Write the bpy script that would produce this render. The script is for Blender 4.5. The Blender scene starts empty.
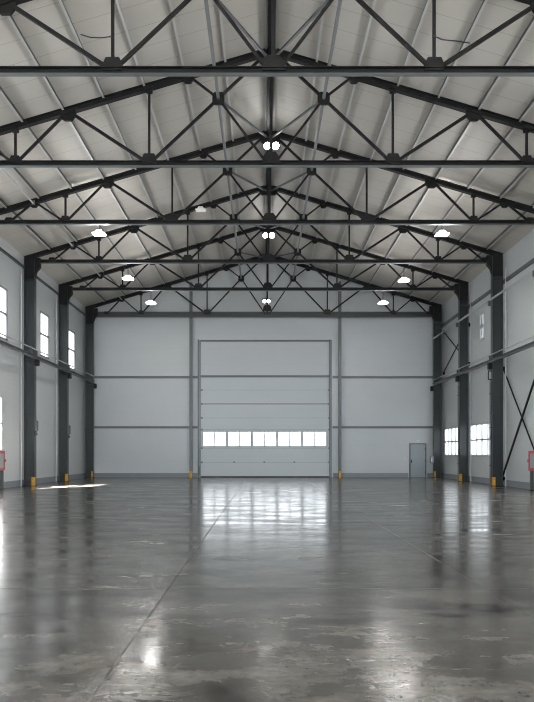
import bpy, bmesh, math, random
from mathutils import Vector, Matrix
random.seed(7)
S = bpy.context.scene
COL = S.collection

# ------------------------------------------------------------------ materials
def new_mat(name):
    m = bpy.data.materials.new(name); m.use_nodes = True
    nt = m.node_tree
    return m, nt, nt.nodes['Principled BSDF']

def simple(name, col, rough=.5, metal=0., var=.12, scale=3., spec=.5):
    m, nt, b = new_mat(name)
    N, L = nt.nodes, nt.links
    tc = N.new('ShaderNodeTexCoord'); no = N.new('ShaderNodeTexNoise')
    no.inputs['Scale'].default_value = scale; no.inputs['Detail'].default_value = 5
    L.new(tc.outputs['Object'], no.inputs['Vector'])
    r = N.new('ShaderNodeMapRange')
    r.inputs['To Min'].default_value = 1 - var; r.inputs['To Max'].default_value = 1 + var
    L.new(no.outputs['Fac'], r.inputs['Value'])
    mx = N.new('ShaderNodeVectorMath'); mx.operation = 'SCALE'
    mx.inputs[0].default_value = col
    L.new(r.outputs['Result'], mx.inputs['Scale'])
    L.new(mx.outputs['Vector'], b.inputs['Base Color'])
    b.inputs['Roughness'].default_value = rough
    b.inputs['Metallic'].default_value = metal
    b.inputs['Specular IOR Level'].default_value = spec
    return m

def math_node(nt, op, a, b=None, c=None):
    n = nt.nodes.new('ShaderNodeMath'); n.operation = op
    for i, v in enumerate((a, b, c)):
        if v is None: continue
        if isinstance(v, (int, float)): n.inputs[i].default_value = v
        else: nt.links.new(v, n.inputs[i])
    return n.outputs[0]

def seam(nt, coord, period, width, offset=0.):
    """1 on a thin line every `period` metres, else 0"""
    f = math_node(nt, 'FRACT', math_node(nt, 'ADD', math_node(nt, 'DIVIDE', coord, period), 100. + offset))
    d = math_node(nt, 'ABSOLUTE', math_node(nt, 'SUBTRACT', f, .5))
    return math_node(nt, 'LESS_THAN', math_node(nt, 'SUBTRACT', .5, d), width / period / 2)

def panel(name, col, axis, period, width, rough, dark=.82, micro=None, spec=.5):
    m, nt, b = new_mat(name)
    N, L = nt.nodes, nt.links
    tc = N.new('ShaderNodeTexCoord'); sx = N.new('ShaderNodeSeparateXYZ')
    L.new(tc.outputs['Object'], sx.inputs[0])
    s = seam(nt, sx.outputs[axis], period, width)
    no = N.new('ShaderNodeTexNoise'); no.inputs['Scale'].default_value = .35; no.inputs['Detail'].default_value = 4
    L.new(tc.outputs['Object'], no.inputs['Vector'])
    v = math_node(nt, 'MULTIPLY_ADD', no.outputs['Fac'], .10, .95)
    v = math_node(nt, 'MULTIPLY', v, math_node(nt, 'MULTIPLY_ADD', s, dark - 1., 1.))
    mx = N.new('ShaderNodeVectorMath'); mx.operation = 'SCALE'; mx.inputs[0].default_value = col
    L.new(v, mx.inputs['Scale']); L.new(mx.outputs['Vector'], b.inputs['Base Color'])
    b.inputs['Roughness'].default_value = rough
    b.inputs['Specular IOR Level'].default_value = spec
    if micro:
        wv = math_node(nt, 'SINE', math_node(nt, 'MULTIPLY', sx.outputs[axis], 2 * math.pi / micro))
        bp = N.new('ShaderNodeBump'); bp.inputs['Strength'].default_value = .15; bp.inputs['Distance'].default_value = .004
        L.new(wv, bp.inputs['Height']); L.new(bp.outputs['Normal'], b.inputs['Normal'])
    return m

def emit(name, col, strength, var=0., scale=2.):
    m = bpy.data.materials.new(name); m.use_nodes = True
    nt = m.node_tree; nt.nodes.clear()
    o = nt.nodes.new('ShaderNodeOutputMaterial'); e = nt.nodes.new('ShaderNodeEmission')
    e.inputs['Color'].default_value = (*col, 1); e.inputs['Strength'].default_value = strength
    if var:
        tc = nt.nodes.new('ShaderNodeTexCoord'); no = nt.nodes.new('ShaderNodeTexNoise')
        no.inputs['Scale'].default_value = scale
        nt.links.new(tc.outputs['Object'], no.inputs['Vector'])
        nt.links.new(math_node(nt, 'MULTIPLY', math_node(nt, 'MULTIPLY_ADD', no.outputs['Fac'], 2 * var, 1 - var), strength), e.inputs['Strength'])
    nt.links.new(e.outputs[0], o.inputs[0])
    return m

def floor_mat():
    m, nt, b = new_mat('polished_concrete')
    N, L = nt.nodes, nt.links
    tc = N.new('ShaderNodeTexCoord'); sx = N.new('ShaderNodeSeparateXYZ'); L.new(tc.outputs['Object'], sx.inputs[0])
    def noise(sc, det, ro=.6, stretch=None):
        n = N.new('ShaderNodeTexNoise'); n.inputs['Scale'].default_value = sc
        n.inputs['Detail'].default_value = det; n.inputs['Roughness'].default_value = ro
        if stretch:
            mp = N.new('ShaderNodeMapping'); mp.inputs['Scale'].default_value = stretch
            L.new(tc.outputs['Object'], mp.inputs['Vector']); L.new(mp.outputs['Vector'], n.inputs['Vector'])
        else: L.new(tc.outputs['Object'], n.inputs['Vector'])
        return n.outputs['Fac']
    big, mid, fine = noise(.25, 4), noise(1.5, 8, .72, (.75, 1.2, 1.)), noise(9., 6, .75)
    v = math_node(nt, 'ADD', math_node(nt, 'MULTIPLY', big, .45), math_node(nt, 'MULTIPLY', mid, 1.))
    v = math_node(nt, 'MULTIPLY_ADD', fine, .3, v)          # mean about .87
    rp = N.new('ShaderNodeMapRange')
    rp.inputs['From Min'].default_value = .70; rp.inputs['From Max'].default_value = 1.06
    rp.inputs['To Min'].default_value = FLOOR_LO; rp.inputs['To Max'].default_value = FLOOR_HI
    L.new(v, rp.inputs['Value'])
    # saw-cut joints
    x, y = sx.outputs['X'], sx.outputs['Y']
    def cut(c, at, w): return math_node(nt, 'LESS_THAN', math_node(nt, 'ABSOLUTE', math_node(nt, 'SUBTRACT', c, at)), w)
    j = cut(x, -1.13, .010)
    j = math_node(nt, 'MAXIMUM', j, cut(x, 2.62, .006))
    j = math_node(nt, 'MAXIMUM', j, seam(nt, y, 7.9, .016, -8.5 / 7.9))
    v2 = math_node(nt, 'MULTIPLY', rp.outputs['Result'], math_node(nt, 'MULTIPLY_ADD', j, -.75, 1.))
    mx = N.new('ShaderNodeVectorMath'); mx.operation = 'SCALE'; mx.inputs[0].default_value = (1.04, .97, .89)
    L.new(v2, mx.inputs['Scale']); L.new(mx.outputs['Vector'], b.inputs['Base Color'])
    rr = N.new('ShaderNodeMapRange'); rr.inputs['From Min'].default_value = .34; rr.inputs['From Max'].default_value = .66
    rr.inputs['To Min'].default_value = FLOOR_R0; rr.inputs['To Max'].default_value = FLOOR_R1
    L.new(noise(1.1, 7, .65, (.55, 1.3, 1.)), rr.inputs['Value'])
    L.new(math_node(nt, 'MULTIPLY_ADD', j, .4, rr.outputs['Result']), b.inputs['Roughness'])
    sp = N.new('ShaderNodeMapRange'); sp.inputs['From Min'].default_value = .36; sp.inputs['From Max'].default_value = .64
    b.inputs['IOR'].default_value = 1.55; sp.inputs['To Min'].default_value = .42; sp.inputs['To Max'].default_value = 1.0
    L.new(noise(1.9, 8, .7, (.45, 1.5, 1.)), sp.inputs['Value']); L.new(sp.outputs['Result'], b.inputs['Specular IOR Level'])
    bp = N.new('ShaderNodeBump'); bp.inputs['Strength'].default_value = .12; bp.inputs['Distance'].default_value = .004
    L.new(math_node(nt, 'MULTIPLY_ADD', noise(2.2, 2, .5, (.3, 1.3, 1.)), 1., math_node(nt, 'MULTIPLY', j, -1.)), bp.inputs['Height'])
    L.new(bp.outputs['Normal'], b.inputs['Normal'])
    return m

FLOOR_LO, FLOOR_HI, FLOOR_R0, FLOOR_R1 = .010, .19, .11, .285
EXPOSURE = 0.38
PANE_K, LAMPK = 17., 110.
M = dict(
    floor=floor_mat(),
    wall=panel('wall_sandwich_panel', (.60, .615, .62), 'Z', 1.1, .02, .38, .93, .22),
    deck=panel('roof_deck', (.56, .53, .48), 'Y', 1.0, .022, .5, .62, .25),
    steel=simple('dark_steel', (.008, .0078, .0075), .55, 0., .25, 3., .22),
    column=simple('column_paint', (.018, .023, .025), .30, 0., .15),
    heavy=simple('beam_grey_paint', (.03, .034, .034), .4, 0., .15),
    galv_lit=simple('galvanised_lit', (.62, .62, .60), .42, .2, .12, 2.),
    rail=simple('rail_steel', (.22, .23, .235), .4, .2, .15),
    pipe=simple('light_pipe', (.55, .56, .56), .35, .3, .08),
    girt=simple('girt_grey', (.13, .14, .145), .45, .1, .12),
    plinth=simple('plinth_grey', (.24, .26, .28), .55, 0., .1),
    door=panel('door_panel', (.61, .635, .65), 'Z', .24, .012, .42, .94, .24),
    leaf=simple('door_leaf_grey', (.34, .38, .40), .35, 0., .05),
    frame=simple('window_frame', (.50, .52, .53), .4, 0., .04),
    yellow=simple('yellow_paint', (.70, .36, .03), .5, 0., .15, 8),
    red=simple('red_paint', (.55, .045, .045), .4, 0., .06),
    white=simple('white_plastic', (.75, .75, .74), .4, 0., .03),
    box=simple('grey_box', (.10, .11, .11), .45, 0., .05),
    black=simple('black_rubber', (.012, .012, .013), .6, 0., .1),
    pane=emit('daylight_pane', (.90, .96, 1.0), 5., .12, 1.2),
    paneside=emit('hazy_side_pane', (.90, .96, 1.0), 2.6, .15, 1.2),
    panefill=emit('fill_light_pane', (.93, .97, 1.0), PANE_K, .05, 1.2),  # for the unseen windows, far stronger than panes in view, as fill light
    panepatch=emit('light_patch_pane', (.93, .97, 1.0), 1.15, .1, 1.),
    lamp=emit('lamp_diffuser', (1., .99, .96), LAMPK),
    lens=emit('floodlight_lens', (1., .99, .96), 30.),
    lampdim=emit('lamp_diffuser_dim', (1., .99, .96), .5),
)
def clear_pane():
    m = bpy.data.materials.new('hazy_clear_glass'); m.use_nodes = True
    nt = m.node_tree; nt.nodes.clear()
    o = nt.nodes.new('ShaderNodeOutputMaterial'); e = nt.nodes.new('ShaderNodeEmission'); t = nt.nodes.new('ShaderNodeBsdfTransparent')
    a = nt.nodes.new('ShaderNodeAddShader')
    e.inputs['Color'].default_value = (.95, .98, 1, 1); e.inputs['Strength'].default_value = 1.0
    t.inputs['Color'].default_value = (.85, .85, .85, 1)
    nt.links.new(e.outputs[0], a.inputs[0]); nt.links.new(t.outputs[0], a.inputs[1]); nt.links.new(a.outputs[0], o.inputs[0])
    return m
M['clear'] = clear_pane()

# ------------------------------------------------------------------ mesh helpers
class MB:
    def __init__(self): self.bm = bmesh.new()
    def prism(self, poly, origin, u, v, w, length):
        """polygon in the (u,v) plane at origin, extruded along w by length"""
        o, u, v, w = Vector(origin), Vector(u), Vector(v), Vector(w)
        a = [self.bm.verts.new(o + u * p[0] + v * p[1]) for p in poly]
        b = [self.bm.verts.new(o + u * p[0] + v * p[1] + w * length) for p in poly]
        n = len(poly)
        self.bm.faces.new(a[::-1]); self.bm.faces.new(b)
        for i in range(n):
            self.bm.faces.new((a[i], a[(i + 1) % n], b[(i + 1) % n], b[i]))
        return self
    def box(self, x0, x1, y0, y1, z0, z1):
        return self.prism([(x0, y0), (x1, y0), (x1, y1), (x0, y1)], (0, 0, z0), (1, 0, 0), (0, 1, 0), (0, 0, 1), z1 - z0)
    def extr(self, polys, p, q, up=(0, 0, 1)):
        """profile polygons (side, up) swept from p to q"""
        p, q = Vector(p), Vector(q); w = (q - p); L = w.length; w.normalize()
        up = Vector(up)
        if abs(w.dot(up)) > .99: up = Vector((0, 1, 0))
        s = w.cross(up).normalized(); u = s.cross(w).normalized()
        for poly in polys: self.prism(poly, p, s, u, w, L)
        return self
    def bar(self, p, q, w, h, up=(0, 0, 1)):
        return self.extr([[(-w/2, -h/2), (w/2, -h/2), (w/2, h/2), (-w/2, h/2)]], p, q, up)
    def tube(self, p, q, r, n=12):
        return self.extr([[(r * math.cos(2*math.pi*i/n), r * math.sin(2*math.pi*i/n)) for i in range(n)]], p, q)
    def ibeam(self, p, q, b, h, tf=.018, tw=.012, up=(0, 0, 1)):
        return self.extr([[(-b/2, -h/2), (b/2, -h/2), (b/2, -h/2+tf), (tw/2, -h/2+tf), (tw/2, h/2-tf), (b/2, h/2-tf),
                           (b/2, h/2), (-b/2, h/2), (-b/2, h/2-tf), (-tw/2, h/2-tf), (-tw/2, -h/2+tf), (-b/2, -h/2+tf)]], p, q, up)
    def channel(self, p, q, b, h, t=.015, flip=1, up=(0, 0, 1)):
        P = [(0, -h/2), (b, -h/2), (b, -h/2+t), (t, -h/2+t), (t, h/2-t), (b, h/2-t), (b, h/2), (0, h/2)]
        return self.extr([[(x*flip, y) for x, y in P]], p, q, up)
    def zed(self, p, q, b, h, t=.014, flip=1, up=(0, 0, 1)):
        P = [(-b, -h/2), (t/2, -h/2), (t/2, h/2-t), (b, h/2-t), (b, h/2), (-t/2, h/2), (-t/2, -h/2+t), (-b, -h/2+t)]
        return self.extr([[(x*flip, y) for x, y in P]], p, q, up)
    def build(self, name, mat, parent=None, bevel=0.):
        bmesh.ops.recalc_face_normals(self.bm, faces=self.bm.faces)
        me = bpy.data.meshes.new(name); self.bm.to_mesh(me); self.bm.free()
        me.materials.append(M[mat] if isinstance(mat, str) else mat)
        o = bpy.data.objects.new(name, me); COL.objects.link(o)
        if parent is not None: o.parent = parent
        if bevel:
            md = o.modifiers.new('bevel', 'BEVEL'); md.width = bevel; md.segments = 2; md.limit_method = 'ANGLE'
        return o

def tag(o, label, cat, group=None):
    o['label'] = label; o['category'] = cat
    if group: o['group'] = group
    return o
def thing(name, label, cat, loc=(0, 0, 0), group=None):
    o = bpy.data.objects.new(name, None); COL.objects.link(o)
    o.empty_display_size = .2; o.location = loc
    return tag(o, label, cat, group)
def struct(o, label=None, cat=None):
    o['kind'] = 'structure'
    if label: tag(o, label, cat)
    return o
def copy_tree(o, parent=None):
    c = o.copy(); COL.objects.link(c)
    if parent is not None: c.parent = parent
    for ch in list(o.children): copy_tree(ch, c)
    return c

# ------------------------------------------------------------------ dimensions (metres)
RX = .25            # ridge
SL = .295           # roof slope
ZA, ZB = 15.0, 11.25  # apex and bottom chord centre lines
XW = 12.15          # inner face of the side walls
YB = 48.75          # inner face of the back wall
Y0 = -18.           # the hall goes on behind the viewer
XC = 11.70          # column centre line
TY = [18., 23.75, 29.75, 35.8, 41.8, 48.1]
CY = [18., 24., 30., 36., 42., 48.1]
def ztop(x): return ZA - SL * abs(x - RX)
def zroof(x): return ztop(x) + .30

# ------------------------------------------------------------------ shell
def wall_with_holes(name, axis_pos, thick, a0, a1, z0, z1, holes, side):
    """axis 'x' walls: plane at x=axis_pos, running along y, holes = (y0,y1,z0,z1)"""
    mb = MB()
    ys = sorted({a0, a1, *[h[0] for h in holes], *[h[1] for h in holes]})
    zs = sorted({z0, z1, *[h[2] for h in holes], *[h[3] for h in holes]})
    for i in range(len(ys) - 1):
        run = None
        for j in range(len(zs) - 1):
            cy, cz = (ys[i] + ys[i+1]) / 2, (zs[j] + zs[j+1]) / 2
            hole = any(h[0] < cy < h[1] and h[2] < cz < h[3] for h in holes)
            if not hole and run is None: run = zs[j]
            if hole and run is not None:
                mb.box(*sorted((axis_pos, axis_pos + side * thick)), ys[i], ys[i+1], run, zs[j]); run = None
        if run is not None:
            mb.box(*sorted((axis_pos, axis_pos + side * thick)), ys[i], ys[i+1], run, zs[-1])
    return struct(mb.build(name, 'wall'))

fl = struct(MB().box(-14, 14, Y0, 50, -.25, 0).build('floor', 'floor'))
LW = [(32.25, 33.85, 6.95, 9.4), (38.8, 40.4, 6.95, 9.4), (44.4, 46.0, 6.95, 9.4)]     # tall windows, left
LLOW = (30.2, 33.15, 1.75, 4.3)
RW = [(37.55, 41.8, 1.48, 3.32), (44.3, 47.85, 1.48, 3.32)]
LX = [(y, y + 1.6, 6.95, 9.4) for y in (26.6, 20.6, 14.6, 8.6)]   # same rows carried on unseen beside the viewer, added to brighten the hall
RX2 = [(y, y + 4.2, 1.48, 3.32) for y in (25.0, 19., 13., 7.)]
RS = (39.25, 40.1, 7.95, 9.45)  # light patch on the wall, built as a small glowing window
wall_with_holes('wall_left', -XW, .18, Y0, YB + .2, 0, 11.72, LW + LX + [LLOW], -1)
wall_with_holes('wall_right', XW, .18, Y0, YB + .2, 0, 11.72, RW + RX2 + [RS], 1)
DX0, DX1, DZ1 = -4.28, 4.55, 6.86
mb = MB()
mb.box(-XW, DX0, YB, YB + .18, 0, DZ1); mb.box(DX1, XW, YB, YB + .18, 0, DZ1)
mb.prism([(-XW, DZ1), (XW, DZ1), (XW, zroof(XW) - .02), (RX, zroof(RX) - .02), (-XW, zroof(-XW) - .02)],
         (0, YB, 0), (1, 0, 0), (0, 0, 1), (0, 1, 0), .18)
struct(mb.build('wall_back', 'wall'))
mb = MB()
for sgn in (-1, 1):
    xe = sgn * (XW + .35)
    mb.prism([(RX, zroof(RX)), (xe, zroof(xe)), (xe, zroof(xe) + .16), (RX, zroof(RX) + .16)], (0, Y0, 0), (1, 0, 0), (0, 0, 1), (0, 1, 0), YB + .3 - Y0)
struct(mb.build('ceiling', 'deck'))
# plinths
struct(MB().box(-XW, -XW + .05, Y0, YB, 0, .3).build('baseboard_left', 'plinth'))
struct(MB().box(XW - .05, XW, Y0, YB, 0, .3).build('baseboard_right', 'plinth'))
PD0, PD1 = 9.95, 11.1
mb = MB(); mb.box(-XW + .05, -4.5, YB - .05, YB, 0, .3); mb.box(4.75, PD0 - .06, YB - .05, YB, 0, .3); mb.box(PD1 + .06, XW - .05, YB - .05, YB, 0, .3)
struct(mb.build('baseboard_back', 'plinth'))

# ------------------------------------------------------------------ side windows
def side_window(n, side, y0, y1, z0, z1, nc, nr, mat, label, fw=.085, mw=.09, fm='frame'):
    e = bpy.data.objects.new('window_%d' % n, None); COL.objects.link(e); e.location = (side * XW, (y0 + y1) / 2, z0)
    struct(e, label, 'window')
    ox, oy, oz = e.location
    xo = side * .02
    def B(mb, ya, yb, za, zb, d0=-.02, d1=.08):
        a, b = sorted((side * d0, side * d1)); mb.box(a, b, ya - oy, yb - oy, za - oz, zb - oz)
    f = MB()
    B(f, y0, y1, z0, z0 + fw); B(f, y0, y1, z1 - fw, z1); B(f, y0, y0 + fw, z0 + fw, z1 - fw); B(f, y1 - fw, y1, z0 + fw, z1 - fw)
    for i in range(1, nc):
        yy = y0 + (y1 - y0) * i / nc; B(f, yy - mw/2, yy + mw/2, z0 + fw, z1 - fw, -.04, .06)
    for j in range(1, nr):
        zz = z0 + (z1 - z0) * j / nr; B(f, y0 + fw, y1 - fw, zz - mw/2, zz + mw/2, -.035, .055)
    f.build('window_frame', fm, e)
    p = MB(); B(p, y0 + fw/2, y1 - fw/2, z0 + fw/2, z1 - fw/2, .062, .072); p.build('window_pane', mat, e)
    s = MB(); B(s, y0 - .05, y1 + .05, z0 - .04, z0, -.05, -.001); s.build('window_sill', 'frame', e)
wl = ['tall narrow bright window high on the left wall at the picture edge',
      'tall narrow bright window high on the left wall between the front two columns in view',
      'tall narrow bright window high on the left wall nearest the back corner']
for i, w in enumerate(LW): side_window(i + 1, -1, *w, 1, 2, 'paneside', wl[i], fm='rail')
side_window(4, -1, *LLOW, 3, 2, 'clear', 'low wide sunlit window on the left wall above the red fire cabinet')
side_window(5, 1, *RW[0], 4, 2, 'paneside', 'low wide bright window on the right wall between the two front columns')
side_window(6, 1, *RW[1], 4, 2, 'paneside', 'low wide bright window on the right wall beside the back corner')
side_window(7, 1, *RS, 2, 2, 'panepatch', 'bright light patch made as a small glowing window, high on the right wall above the wall rail', mw=.2, fm='wall')

for i, w in enumerate(LX): side_window(8 + i, -1, *w, 1, 2, 'panefill', 'unseen tall narrow window added for fill light, same row on the left wall, beside the viewer')
for i, w in enumerate(RX2): side_window(13 + i, 1, *w, 4, 2, 'panefill', 'unseen low wide window added for fill light, same row on the right wall, beside the viewer')

# ------------------------------------------------------------------ big sectional door
d = bpy.data.objects.new('door_1', None); COL.objects.link(d); d.location = (0, YB, 0)
struct(d, 'wide white sectional overhead door with a strip of windows, in the back wall', 'door')
seams = [.06, 1.03, 2.0, 3.26, 4.06, 5.02, 5.97, 6.86]
WX = [(-4.13, -2.56), (-2.42, -.85), (-.71, .86), (1.0, 2.57), (2.71, 4.28)]
WZ = (2.14, 3.12)
for i in range(7):
    mb = MB(); g = .012
    z0, z1 = seams[i] + g, seams[i+1] - g
    if i == 2:
        mb.box(DX0, DX1, .03, .09, z0, WZ[0]); mb.box(DX0, DX1, .03, .09, WZ[1], z1)
        xs = [DX0] + [v for w in WX for v in w] + [DX1]
        for k in range(0, len(xs), 2): mb.box(xs[k], xs[k+1], .03, .09, *WZ)
    else: mb.box(DX0, DX1, .03, .09, z0, z1)
    mb.build('door_section', 'door', d)
for i, z in enumerate(seams[1:]):
    strong = i in (4, 6); hh = .03 if strong else .012
    MB().box(DX0, DX1, .028 if strong else .045, .085, z - hh, z + hh).build('joint_seal', 'girt' if strong else 'leaf', d)
MB().box(DX0, DX1, .02, .10, 0, .085).build('bottom_seal', 'black', d)
for (a, b) in WX:
    w = MB(); t = .035
    w.box(a, b, .015, .06, WZ[0], WZ[0] + t); w.box(a, b, .015, .06, WZ[1] - t, WZ[1])
    w.box(a, a + t, .015, .06, WZ[0] + t, WZ[1] - t); w.box(b - t, b, .015, .06, WZ[0] + t, WZ[1] - t)
    w.box((a+b)/2 - .045, (a+b)/2 + .045, .02, .058, WZ[0] + t, WZ[1] - t)
    wf = w.build('door_window', 'frame', d)
    MB().box(a + .01, b - .01, .062, .07, WZ[0] + .01, WZ[1] - .01).build('pane', 'pane', wf)
for xx in (-2.0, 0.05, 2.1):
    for z in (1.05,):
        MB().box(xx - .05, xx + .05, .0, .03, z - .05, z + .05).build('hinge', 'girt', d)
for s, xx in ((1, DX0), (-1, DX1)):
    for z in (1.03, 2.0, 3.26, 4.06, 5.02, 5.97):
        MB().box(xx + s*.01, xx + s*.12, .0, .03, z - .06, z + .06).build('roller_bracket', 'girt', d)
for x0, x1 in ((-4.42, -4.27), (4.54, 4.68)):
    MB().channel(((x0 + x1)/2 - .05, -.08, 0), ((x0 + x1)/2 - .05, -.08, 9.4), .09, .12, .02, 1, (0, 1, 0)).build('jamb_track', 'girt', d)
    MB().box(x0, x1, -.03, -.002, 0, 9.38).build('jamb_plate', 'rail', d)
MB().box(-4.28, 4.55, -.08, -.002, 9.27, 9.38).build('header_beam', 'girt', d)
MB().box(-4.26, 4.53, -.04, -.002, 6.98, 9.23).build('header_panel', 'wall', d)
MB().box(-4.28, 4.55, -.07, .03, 6.84, 6.97).build('lintel', 'girt', d)
MB().box(-4.43, -4.33, -.22, -.10, .15, .75).build('motor_switch', 'box', d)

# ------------------------------------------------------------------ personnel door
d2 = bpy.data.objects.new('door_2', None); COL.objects.link(d2); d2.location = ((PD0 + PD1) / 2, YB, 0)
struct(d2, 'small grey steel personnel door in the back wall near the right corner', 'door')
hw = (PD1 - PD0) / 2
mb = MB(); mb.box(-hw, -hw + .07, -.09, 0, 0, 2.33); mb.box(hw - .07, hw, -.09, 0, 0, 2.33); mb.box(-hw + .07, hw - .07, -.09, 0, 2.26, 2.33)
mb.build('door_frame', 'girt', d2)
MB().box(-hw + .075, hw - .075, -.06, -.01, .06, 2.255).build('door_leaf', 'leaf', d2, .004)
MB().box(-hw + .07, hw - .07, -.08, 0, 0, .05).build('threshold', 'rail', d2)
mb = MB(); mb.box(-hw + .11, -hw + .16, -.075, -.06, .98, 1.22); mb.tube((-hw + .135, -.075, 1.12), (-hw + .135, -.12, 1.12), .012); mb.tube((-hw + .135, -.115, 1.12), (-hw + .26, -.115, 1.12), .011)
mb.build('door_handle', 'black', d2)
for z in (.35, 1.15, 1.95): MB().tube((hw - .085, -.075, z - .07), (hw - .085, -.075, z + .07), .016).build('hinge', 'black', d2)

tag(MB().box(-.09, .09, -.07, .004, -.045, .045).build('emergency_light', 'white', None, .01),
    'small white emergency light on the back wall over the grey personnel door', 'light').location = (10.55, YB, 2.52)
sw = thing('light_switch', 'small pale switch on the back wall beside the grey personnel door', 'switch', (9.68, YB, 1.32))
MB().box(-.05, .05, -.025, 0, -.09, .09).build('switch_plate', 'white', sw, .006)
MB().box(-.022, .022, -.036, -.024, -.04, .04).build('rocker', 'frame', sw)

# ------------------------------------------------------------------ trusses
def make_truss(heavy=False):
    t = thing('roof_truss', '', 'roof truss', (0, 0, ZB))
    def P(x, z, y=0): return (x, y, z - ZB)
    def X(s, dd): return RX + s * dd
    for s in (-1, 1):
        xe = s * 11.97
        MB().ibeam(P(RX, ZA), P(xe, ztop(xe)), .2, .2).build('top_chord', 'steel', t)
    bh = .34 if heavy else .16; dz = -.25 if heavy else 0.
    MB().ibeam(P(-11.5, ZB + dz), P(11.5, ZB + dz), .2, bh, .022).build('bottom_chord', 'heavy' if heavy else 'steel', t)
    T = lambda s, dd: P(X(s, dd), ztop(X(s, dd)))
    Bt = lambda s, dd: P(X(s, dd), ZB + dz)
    MB().box(-11.5, 11.5, -.08, .08, dz - bh/2 - .014, dz - bh/2).build('lit_underside_strip', 'girt', t)  # added paler strip, stands for light falling on the chord's underside
    MB().bar(P(RX, ZA), P(RX, ZB + dz), .1, .1).build('king_post', 'steel', t)
    for s in (-1, 1):
        m = P(X(s, 1.75), 13.42)
        web = [(T(s, .1), m, .085), (m, Bt(s, 4.05), .085), (T(s, 2.75), m, .07), (m, Bt(s, .12), .07),
               (Bt(s, 4.05), T(s, 6.75), .095), (T(s, 6.75), Bt(s, 8.5), .08), (Bt(s, 8.5), T(s, 9.8), .075), (T(s, 9.8), Bt(s, 10.85), .075)]
        for p, q, w in web: MB().bar(p, q, w, w).build('diagonal', 'steel', t)
        for dd in (4.05, 8.5):
            MB().bar(T(s, dd), Bt(s, dd), .075, .075).build('post', 'steel', t)
        def gus(poly, c, name='gusset_plate'):
            MB().prism([(x * s, z) for x, z in poly], (c[0], -.055, c[2]), (1, 0, 0), (0, 0, 1), (0, 1, 0), .11).build(name, 'steel', t)
        up = [(-.24, 0), (.24, 0), (.24, .18), (.17, .33), (-.17, .33), (-.24, .18)]
        gus(up, Bt(s, 4.05)); gus([(a*.75, b*.8) for a, b in up], Bt(s, 8.5)); gus([(a*.7, b*.6) for a, b in up], Bt(s, 10.85))
        dn = [(-.28, .1), (.28, -.08), (.24, -.24), (.12, -.33), (-.12, -.33), (-.26, -.16)]
        gus(dn, T(s, 6.75)); gus([(a*.7, b*.75) for a, b in dn], T(s, 9.8)); gus([(a*.7, b*.8) for a, b in dn], T(s, 2.75))
        gus([(-.12, .05), (.12, -.02), (.1, -.2), (-.1, -.2)], T(s, 4.05)); gus([(-.12, .05), (.12, -.02), (.1, -.2), (-.1, -.2)], T(s, 8.5))
        gus([(-.2, -.12), (-.12, -.2), (.12, -.2), (.2, -.12), (.2, .12), (.12, .2), (-.12, .2), (-.2, .12)], m)
    MB().prism([(-.5, -.2), (-.34, -.42), (.34, -.42), (.5, -.2), (.5, -.04), (0, .1), (-.5, -.04)], P(RX, ZA, -.06), (1, 0, 0), (0, 0, 1), (0, 1, 0), .12).build('apex_plate', 'steel', t)
    MB().prism([(-.3, 0), (.3, 0), (.26, .24), (.16, .38), (-.16, .38), (-.26, .24)], P(RX, ZB, -.055), (1, 0, 0), (0, 0, 1), (0, 1, 0), .11).build('gusset_plate', 'steel', t)
    return t
tl = ['frontmost dark steel roof truss, its bottom chord crossing the very top of the view',
      'second dark steel roof truss from the front, ahead of the twin floodlight',
      'third dark steel roof truss from the front, carrying the twin floodlight at its apex',
      'dark steel roof truss spanning the columns that stand nearest the red cabinets',
      'dark steel roof truss spanning the columns one bay before the back wall',
      'dark steel roof truss with a heavy bottom beam, set against the back wall']
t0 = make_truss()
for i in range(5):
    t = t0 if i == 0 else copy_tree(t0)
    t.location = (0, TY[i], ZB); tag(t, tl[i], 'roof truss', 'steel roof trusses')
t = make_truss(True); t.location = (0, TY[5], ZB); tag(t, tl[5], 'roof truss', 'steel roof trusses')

# ------------------------------------------------------------------ purlins and longitudinal members
ordn = ['first', 'second', 'third', 'fourth', 'fifth', 'sixth', 'seventh', 'eighth', 'ninth']
for s, nm in ((-1, 'left'), (1, 'right')):
    for k in range(9):
        x = RX + s * (.17 + 1.35 * k)
        z = ztop(x) + .105 + .09
        nrm = Vector((s * SL, 0, 1)).normalized()
        o = thing('roof_purlin', 'grey roof purlin, %s down from the ridge on the %s roof slope' % (ordn[k], nm), 'purlin', (x, Y0, z), 'roof purlins')
        L = YB - Y0 - .02; sd = Vector((1, 0, -s * SL)).normalized()
        def strip(a0, a1, b0, b1): return MB().extr([[(a0, b0), (a1, b0), (a1, b1), (a0, b1)]], (0, 0, 0), (0, L, 0), nrm)
        strip(-.008, .008, -.10, .10).build('web', 'column', o)  # dark colour stands for the shaded side of the purlin
        strip(-.008 - .055 * (s < 0), .008 + .055 * (s > 0), -.112, -.100).build('lit_flange', 'galv_lit', o)  # pale colour stands for light on the lower edge
rb = MB().ibeam((0, 0, 0), (0, TY[5] - Y0, 0), .22, .26).build('ridge_beam', 'steel'); rb.location = (RX, Y0, ZA - .02)
tag(rb, 'dark beam running lengthwise along the ridge under the roof', 'beam')
for s, nm in ((-1, 'left'), (1, 'right')):
    o = MB().tube((0, 0, 0), (0, TY[5] - 12, 0), .055).build('longitudinal_tie', 'rail'); o.location = (RX + s * 1.75, 12, 13.42)
    tag(o, 'grey lengthwise tie tube linking the trusses just %s of the ridge' % nm, 'tie', 'lengthwise tie tubes')
bayname = ['in front of the second truss', 'between the second and third trusses', 'between the third and fourth trusses', 'between the fourth and fifth trusses', 'in the bay before the back wall']
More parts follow.
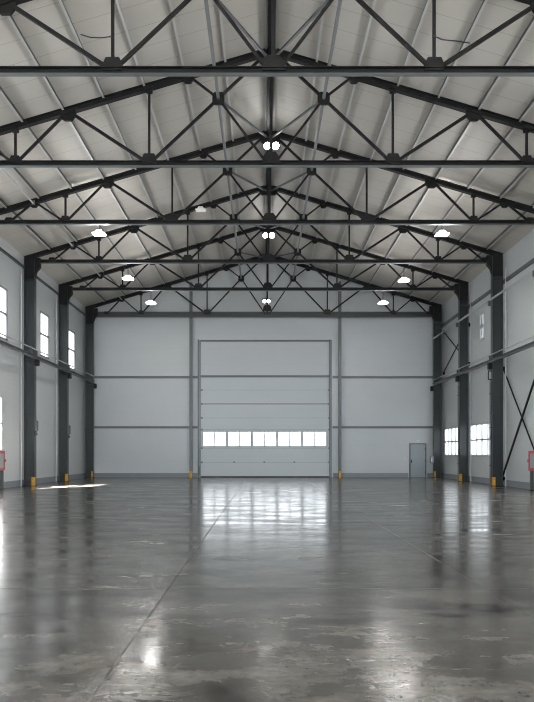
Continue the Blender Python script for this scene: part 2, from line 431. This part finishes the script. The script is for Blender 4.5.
for b in range(5):
    for s, nm in ((-1, 'left'), (1, 'right')):
        p = Vector((RX + s * 1.75, TY[b], 13.42)); q = Vector((RX + s * .12, TY[b+1], ZA - .2))
        o = MB().bar((0, 0, 0), q - p, .07, .07).build('roof_brace', 'girt'); o.location = p
        tag(o, 'thin slanting brace up to the ridge %s, %s side' % (bayname[b], nm), 'brace', 'slanting ridge braces')
for k, (x, z) in enumerate(((-9.55, 12.0),)):
    p = thing('roof_pipe', 'slim grey pipe clamped lengthwise under the trusses near the left eave', 'pipe', (x, 10, z))
    MB().tube((0, 0, 0), (0, YB - 10, 0), .035).build('pipe', 'pipe', p)
    for y in TY[:5]: MB().box(-.06, .06, y - 10 - .16, y - 10 - .1, -.06, .12).build('clamp', 'box', p)
cb = MB()
pts = [(-4.6, 17.97, 12.16), (-4.35, 17.97, 12.08), (-4.05, 17.96, 12.07), (-3.82, 17.95, 12.10)]
for a, b in zip(pts, pts[1:]): cb.tube(a, b, .015, 8)
tag(cb.build('hanging_cable', 'black'), 'short thin dark cable on the left post of the frontmost truss', 'cable', 'loose cables')
cb = MB()
pts = [(4.25, 17.95, 12.12), (4.5, 17.96, 12.02), (4.85, 17.98, 12.0), (5.2, 18.0, 11.96)]
for a, b in zip(pts, pts[1:]): cb.tube(a, b, .015, 8)
tag(cb.build('hanging_cable', 'black'), 'short thin dark cable on the right post of the frontmost truss', 'cable', 'loose cables')

# ------------------------------------------------------------------ columns
def make_column(side, ztop_col=None):
    c = thing('steel_column', '', 'column')
    si = -side     # direction into the hall
    ztop_col = 11.40 if side < 0 else 11.54
    MB().ibeam((0, 0, .03), (0, 0, ztop_col), 0.32, .52, .022, .014, (1, 0, 0)).build('shaft', 'column', c)
    MB().box(-.3, .3, -.2, .2, 0, .03).build('base_plate', 'steel', c)
    # haunch at the head
    poly = [(-.25, 0), (.25, 0), (.27, .12), (.34, .34), (.52, .56), (.52, 1.0), (-.25, 1.0)]
    MB().prism([(x * si, z) for x, z in poly], (0, -.13, ztop_col - 1.0), (1, 0, 0), (0, 0, 1), (0, 1, 0), .26).build('haunch', 'steel', c)
    for z in (6.3, 10.3):
        MB().box(-.23, .23, -.14, .14, z, z + .02).build('stiffener', 'column', c)
    b = MB(); x0, x1 = sorted((si * .26, si * .44)); b.box(x0, x1, -.13, .13, 6.32 - .3 + (.0 if side < 0 else -.18), 6.335 + (.0 if side < 0 else -.18))
    b.build('rail_bracket', 'steel', c, .01)
    return c
proto = {-1: make_column(-1), 1: make_column(1)}
# bright yellow base guards: angle plate on the inner front edge of the column
cname = {36.: 'third from the back corner', 42.: 'one bay before the back corner', 48.1: 'in the back corner'}
def guard(x, y, si, label, w=.14):
    g = thing('column_guard', label, 'guard', (x, y, 0), 'yellow column guards')
    m = MB(); m.prism([(0, 0), (w, 0), (w, .2), (w - .03, .2), (w - .03, .03), (0, .03)] if si > 0 else [(0, 0), (-w, 0), (-w, .2), (-w + .03, .2), (-w + .03, .03), (0, .03)],
                      (0, 0, 0), (1, 0, 0), (0, 1, 0), (0, 0, 1), .44)
    m.build('guard_plate', 'yellow', g, .008)
    for z in (.1, .34):
        MB().tube((si * w * .45, .0, z), (si * w * .45, -.015, z), .018, 8).build('bolt', 'steel', g)
for s, nm in ((-1, 'left'), (1, 'right')):
    first = True
    for y, ky in ((35.8, 36.), (41.8, 42.), (48.1, 48.1)):
        c = proto[s] if first else copy_tree(proto[s]); first = False
        c.location = (s * XC, y, 0)
        tag(c, 'dark grey steel column on the %s wall, %s' % (nm, cname[ky]), 'column', 'side wall columns')
        guard(s * XC - s * .13, y - .20, -s, 'yellow guard at the foot of the %s wall column %s' % (nm, cname[ky]), .14 if y < 48 else .11)
        # light conduit down the wall side of the column
        if y < 48:
            o = MB().tube((0, 0, .0), (0, 0, 10.9), .03, 10).build('conduit', 'white'); o.location = (s * 12.06, y - .26, 0)
            tag(o, 'thin pale conduit up the %s wall behind the column %s' % (nm, cname[ky]), 'conduit', 'wall conduits')
for s, (x, nm) in zip((-1, 1), ((-4.92, 'left'), (5.18, 'right'))):
    c = thing('gable_column', 'slim grey back wall column just %s of the big sectional door' % nm, 'column', (x, YB - .30, 0), 'back wall columns')
    MB().ibeam((0, 0, .02), (0, 0, ztop(x) - .25), .2, .2, .016, .012, (0, 1, 0)).build('shaft', 'girt', c)
    MB().box(-.16, .16, -.13, .13, 0, .02).build('base_plate', 'steel', c)
    guard(x - .09, YB - .49, 1, 'yellow guard at the foot of the back wall column %s of the big door' % nm, .17)

# ------------------------------------------------------------------ wall rails and girts
YR0 = 12.
def rail(side, zt, x, nm, label_c, label_p, zpipe):
    r = thing('wall_rail', label_c, 'rail', (x, YR0, zt), 'long wall rails')
    L = 47.9 - YR0
    MB().channel((0, 0, 0), (0, L, 0), .13, .17, .02, -side).build('channel', 'girt', r)
    p = MB(); p.tube((side * -.03, 0, zpipe), (side * -.03, L, zpipe), .032).build('top_pipe', 'pipe', r)
    for y in (18, 24, 30, 36, 42):
        MB().box(-.05, .02, y - YR0 - .04, y - YR0 + .04, .1, zpipe).build('pipe_clip', 'box', r)
rail(-1, 6.42, -11.42, 'left', 'grey steel rail with a pipe on top along the left wall at mid height', '', .4)
rail(1, 6.24, 11.42, 'right', 'grey steel rail with a pipe on top along the right wall at mid height', '', .33)
r = thing('wall_pipe', 'pale pipe on brackets along the right wall, above the mid-height rail', 'pipe', (11.4, YR0, 9.35))
MB().tube((0, 0, 0), (0, 47.9 - YR0, 0), .05).build('pipe', 'pipe', r)
for y in (18, 24, 30, 36, 42):
    MB().box(-.07, .1, y - YR0 - .08, y - YR0 + .08, -.28, -.04).build('bracket', 'box', r)
o = MB().channel((0, 0, 0), (0, YB - YR0 - .05, 0), .1, .17, .02, 1).build('wall_girt', 'girt'); o.location = (XW - .1, YR0, 10.27)
tag(o, 'dark steel girt along the right wall just under the eave', 'girt', 'wall girts')
o = MB().channel((0, 0, 0), (0, YB - YR0 - .05, 0), .1, .11, .02, 1).build('wall_girt', 'girt'); o.location = (-XW + .0, YR0, 11.03)
tag(o, 'dark steel girt along the left wall just under the eave', 'girt', 'wall girts')
for zz, lv in ((6.84, 'upper'), (3.42, 'lower')):
    for x0, x1, nm in ((-XW + .2, -4.44, 'left'), (4.70, XW - .2, 'right')):
        o = MB().channel((0, 0, 0), (x1 - x0, 0, 0), .1, .15, .015, -1, (0, 0, 1)).build('wall_girt', 'girt'); o.location = (x0, YB - .1, zz)
        tag(o, '%s horizontal grey girt on the back wall %s of the sectional door' % (lv, nm), 'girt', 'wall girts')

# ------------------------------------------------------------------ cross bracing, right wall
def cross(y0, y1, z0a, z1a, z0b, z1b, x, r, r2, label):
    b = thing('cross_bracing', label, 'bracing', (x, y0, 0), 'wall cross bracing')
    MB().bar((0, 0, z0a), (0, y1 - y0, z1a), r2, r2).build('brace_rod', 'steel', b)
    MB().bar((-r, 0, z0b), (-r, y1 - y0, z1b), r, r).build('brace_rod', 'steel', b)
    for y, z in ((0, z0a), (y1 - y0, z1a), (0, z0b), (y1 - y0, z1b)):
        MB().box(-.05, XW - x - .003, y - .1, y + .1, z - .1, z + .1).build('end_plate', 'steel', b)
    return b
cross(30.2, 36.0, .1, 5.9, 6.4, .35, 12.09, .075, .05, 'large dark X-shaped cross brace low on the right wall beside the red cabinet')
cross(42.0, 47.9, 6.9, 9.8, 9.2, 7.0, 12.09, .05, .05, 'small thin X-shaped cross brace high on the right wall near the back corner')

# ------------------------------------------------------------------ boxes on columns
def wall_box(x, y, z, si, label, h=.52, w=.14):
    b = thing('control_box', label, 'electrical box', (x, y, z))
    x0, x1 = sorted((0, si * w))
    MB().box(x0, x1, -.13, .05, 0, h).build('housing', 'box', b, .012)
    MB().box(x0 + .02, x1 - .02, -.137, -.13, .05, h - .05).build('cover', 'girt', b)
    MB().box(x0 + .02, x1 - .03, -.1, .02, -.22, -.08).build('switch_box', 'box', b, .01)
    MB().tube((si * w * .5, -.04, -.08), (si * w * .5, -.04, 0), .015, 8).build('cable', 'black', b)
wall_box(-11.44, 35.8, 2.75, 1, 'dark switch box on the left wall column nearest the red cabinet')
wall_box(-11.44, 41.8, 2.75, 1, 'dark switch box on the left wall column one bay before the back')
b = thing('junction_box', 'pale junction box low on the corner column beside the personnel door', 'electrical box', (11.44, 48.1, 1.0))
MB().box(-.22, 0, -.16, .04, 0, .45).build('housing', 'plinth', b, .012)
MB().box(-.17, -.11, -.17, -.16, .08, .36).build('cover_strip', 'white', b)
MB().tube((-.1, -.05, .45), (-.1, -.05, 2.2), .02, 8).build('conduit', 'pipe', b)
for y, z, l in ((35.68, 3.62, 'upper'), (35.8, 2.4, 'lower')):
    o = MB().box(-.1, 0, -.07, .05, -.07, .07).build('junction_box', 'box', None, .01); o.location = (11.44, y, z)
    tag(o, '%s small dark junction box on the right wall column third from the back' % l, 'electrical box')
k = thing('hook_bracket', 'dark looped bracket under the rail on the right wall column third from back', 'bracket', (11.44, 35.8, 5.25))
m = MB(); m.tube((0, -.1, .5), (-.2, -.1, .5), .025, 8); m.tube((-.2, -.1, .5), (-.2, -.1, .08), .025, 8); m.tube((-.2, -.1, .08), (0, -.1, .08), .025, 8)
m.build('loop', 'steel', k)
MB().box(-.03, 0, -.16, -.04, 0, .58).build('plate', 'box', k)
cv = thing('drain_pipe', 'pale pipe down the right wall column one bay before the back', 'pipe', (11.39, 41.8, .0))
MB().tube((0, 0, 0), (0, 0, 5.6), .03, 10).build('pipe', 'rail', cv)
for z in (1., 3., 5.): MB().box(-.04, .05, -.04, .04, z, z + .05).build('clip', 'box', cv)
cv = thing('drain_pipe', 'pale pipe down the right wall column third from the back', 'pipe', (11.39, 35.9, .0))
MB().tube((0, 0, 0), (0, 0, 5.2), .03, 10).build('pipe', 'rail', cv)
for z in (1., 2.9, 4.6): MB().box(-.04, .05, -.04, .04, z, z + .05).build('clip', 'box', cv)

# ------------------------------------------------------------------ red fire cabinets
def fire_cabinet(side, yfar, x, label):
    c = thing('fire_cabinet', label, 'fire cabinet', (x, yfar - .45, 0), 'red fire cabinets')
    si = -side
    def B(mb, d0, d1, y0, y1, z0, z1):
        a, b = sorted((si * d0, si * d1)); mb.box(a, b, y0, y1, z0, z1); return mb
    B(MB(), -.1, .1, -.45, .45, .86, 1.74).build('body', 'red', c, .01)
    f = MB()
    B(f, .1, .13, -.45, .45, .86, .98); B(f, .1, .13, -.45, .45, 1.62, 1.74); B(f, .1, .13, -.45, -.32, .98, 1.62); B(f, .1, .13, .32, .45, .98, 1.62)
    df = f.build('door_frame', 'red', c)
    B(MB(), .1, .112, -.32, .32, .98, 1.62).build('glass', 'leaf', df)
    # far side face is what the hall sees: white pictogram plate and a latch
    fp = MB(); fp.box(-.062, .062, .45, .456, 1.12, 1.5); fp.box(-.06, .06, -.456, -.45, 1.12, 1.5); fp.build('label_plate', 'white', c)
    fr = MB(); fr.box(-.022, .022, -.460, -.456, 1.17, 1.36); fr.box(-.012, .012, -.460, -.456, 1.36, 1.42); fr.box(-.012, .04, -.460, -.456, 1.40, 1.43); fr.build('extinguisher_sign', 'red', c)
    l = MB(); l.tube((si * .13, .38, 1.3), (si * .19, .38, 1.3), .014, 8); l.box(*sorted((si * .17, si * .19)), .35, .41, 1.24, 1.36); l.build('latch', 'box', c)
    for yy in (-.4, .4):
        B(MB(), -.07, .07, yy - .05, yy + .05, .02, .86).build('leg', 'box', c)
        B(MB(), -.1, .1, yy - .09, yy + .09, 0, .02).build('foot', 'steel', c)
fire_cabinet(-1, 32.65, -11.95, 'red fire cabinet on dark legs by the left wall')
fire_cabinet(1, 31.62, 11.86, 'red fire cabinet on dark legs by the right wall')

# ------------------------------------------------------------------ lamps
def high_bay(x, y, z, zhang, label, power=60., w=.52, d=.36):
    l = thing('high_bay_lamp', label, 'lamp', (x, y, z), 'hanging high bay lamps')
    MB().prism([(-w*.3, 0), (w*.3, 0), (w*.3, .05), (w*.2, .14), (-w*.2, .14), (-w*.3, .05)], (0, -d*.3, 0), (1, 0, 0), (0, 0, 1), (0, 1, 0), d*.6).build('housing', 'white', l)
    MB().prism([(-w/2, -.02), (-w*.45, -.05), (w*.45, -.05), (w/2, -.02), (w*.45, 0), (-w*.45, 0)], (0, -d/2, 0), (1, 0, 0), (0, 0, 1), (0, 1, 0), d).build('diffuser', 'lamp', l)
    if zhang > z + .17:
        MB().tube((0, 0, .13), (0, 0, zhang - z), .015, 8).build('hanger', 'steel', l)
    return l
high_bay(-6.9, 30., 10.86, 11.15, 'bright lamp hanging under the third truss, over the left half of the hall')
high_bay(7.5, 30., 10.84, 11.15, 'bright lamp hanging under the third truss, over the right half of the hall')
high_bay(-6.83, 36., 10.46, 11.15, 'bright lamp hanging under the fourth truss, over the left half of the hall')
high_bay(7.08, 36., 10.36, 11.15, 'bright lamp hanging under the fourth truss, over the right half of the hall')
high_bay(-6.62, 42., 10.5, 11.15, 'bright lamp hanging under the fifth truss, over the left half of the hall')
high_bay(7.03, 42., 10.5, 11.15, 'bright lamp hanging under the fifth truss, over the right half of the hall')
def twin(x, y, z, r, label):
    l = thing('twin_floodlight', label, 'lamp', (x, y, z), 'lamps along the ridge')
    MB().box(-r * 2.6, r * 2.6, .02, .12, -.05, .16).build('bracket', 'steel', l)
    for s in (-1, 1):
        h = MB(); h.tube((s * r * 1.25, .06, 0), (s * r * 1.25, -.10, -.05), r * 1.08, 20); hh = h.build('lamp_head', 'steel', l)
        e = MB(); e.tube((s * r * 1.25, -.10, -.05), (s * r * 1.25, -.125, -.058), r, 20); e.build('lens', 'lens', hh)
twin(RX + .08, TY[2] - .2, 14.36, .14, 'bright twin floodlight under the apex of the third truss')
twin(RX + .05, TY[4] - .2, 14.36, .15, 'bright twin floodlight under the apex of the fifth truss')
twin(RX - .05, TY[5] - .2, 11.88, .11, 'bright twin floodlight above the heavy beam before the back wall')
l = high_bay(-3.15, 35.8, 13.85, 14.0, 'faint lamp fixed to the top chord of the fourth truss, left of the ridge')
for ch in l.children:
    if ch.name.startswith('diffuser'): ch.data.materials[0] = M['lampdim']

# ------------------------------------------------------------------ light
sun = bpy.data.lights.new('sun', 'SUN'); sun.energy = 220.; sun.angle = math.radians(1.2); sun.color = (1, .96, .9)
so = bpy.data.objects.new('sun', sun); COL.objects.link(so)
so.rotation_euler = Vector((2.8, 3.7, -3.0)).to_track_quat('-Z', 'Y').to_euler()
so.location = (-30, -10, 30)
w = bpy.data.worlds.new('World'); S.world = w; w.use_nodes = True
w.node_tree.nodes['Background'].inputs[0].default_value = (.74, .88, 1., 1)
w.node_tree.nodes['Background'].inputs[1].default_value = 4.0

# ------------------------------------------------------------------ camera
cd = bpy.data.cameras.new('camera'); cd.sensor_width = 36; cd.sensor_fit = 'AUTO'
cd.lens = 714 / 702 * 36
cd.shift_x = (267 - 263.5) / 702; cd.shift_y = (454 - 351) / 702
cd.clip_end = 300
co = bpy.data.objects.new('camera', cd); COL.objects.link(co)
co.location = (0, 0, 1.6); co.rotation_euler = (math.radians(90), 0, 0)
S.camera = co
vs = S.view_settings
vs.view_transform = 'Standard'; vs.look = 'None'; vs.gamma = 1; vs.use_curve_mapping = False; vs.exposure = EXPOSURE
S.cycles.max_bounces = 10; S.cycles.diffuse_bounces = 6; S.cycles.glossy_bounces = 4
S.cycles.use_denoising = True
S.cycles.filter_width = 1.1
S.cycles.sample_clamp_indirect = 3; S.cycles.use_adaptive_sampling = False
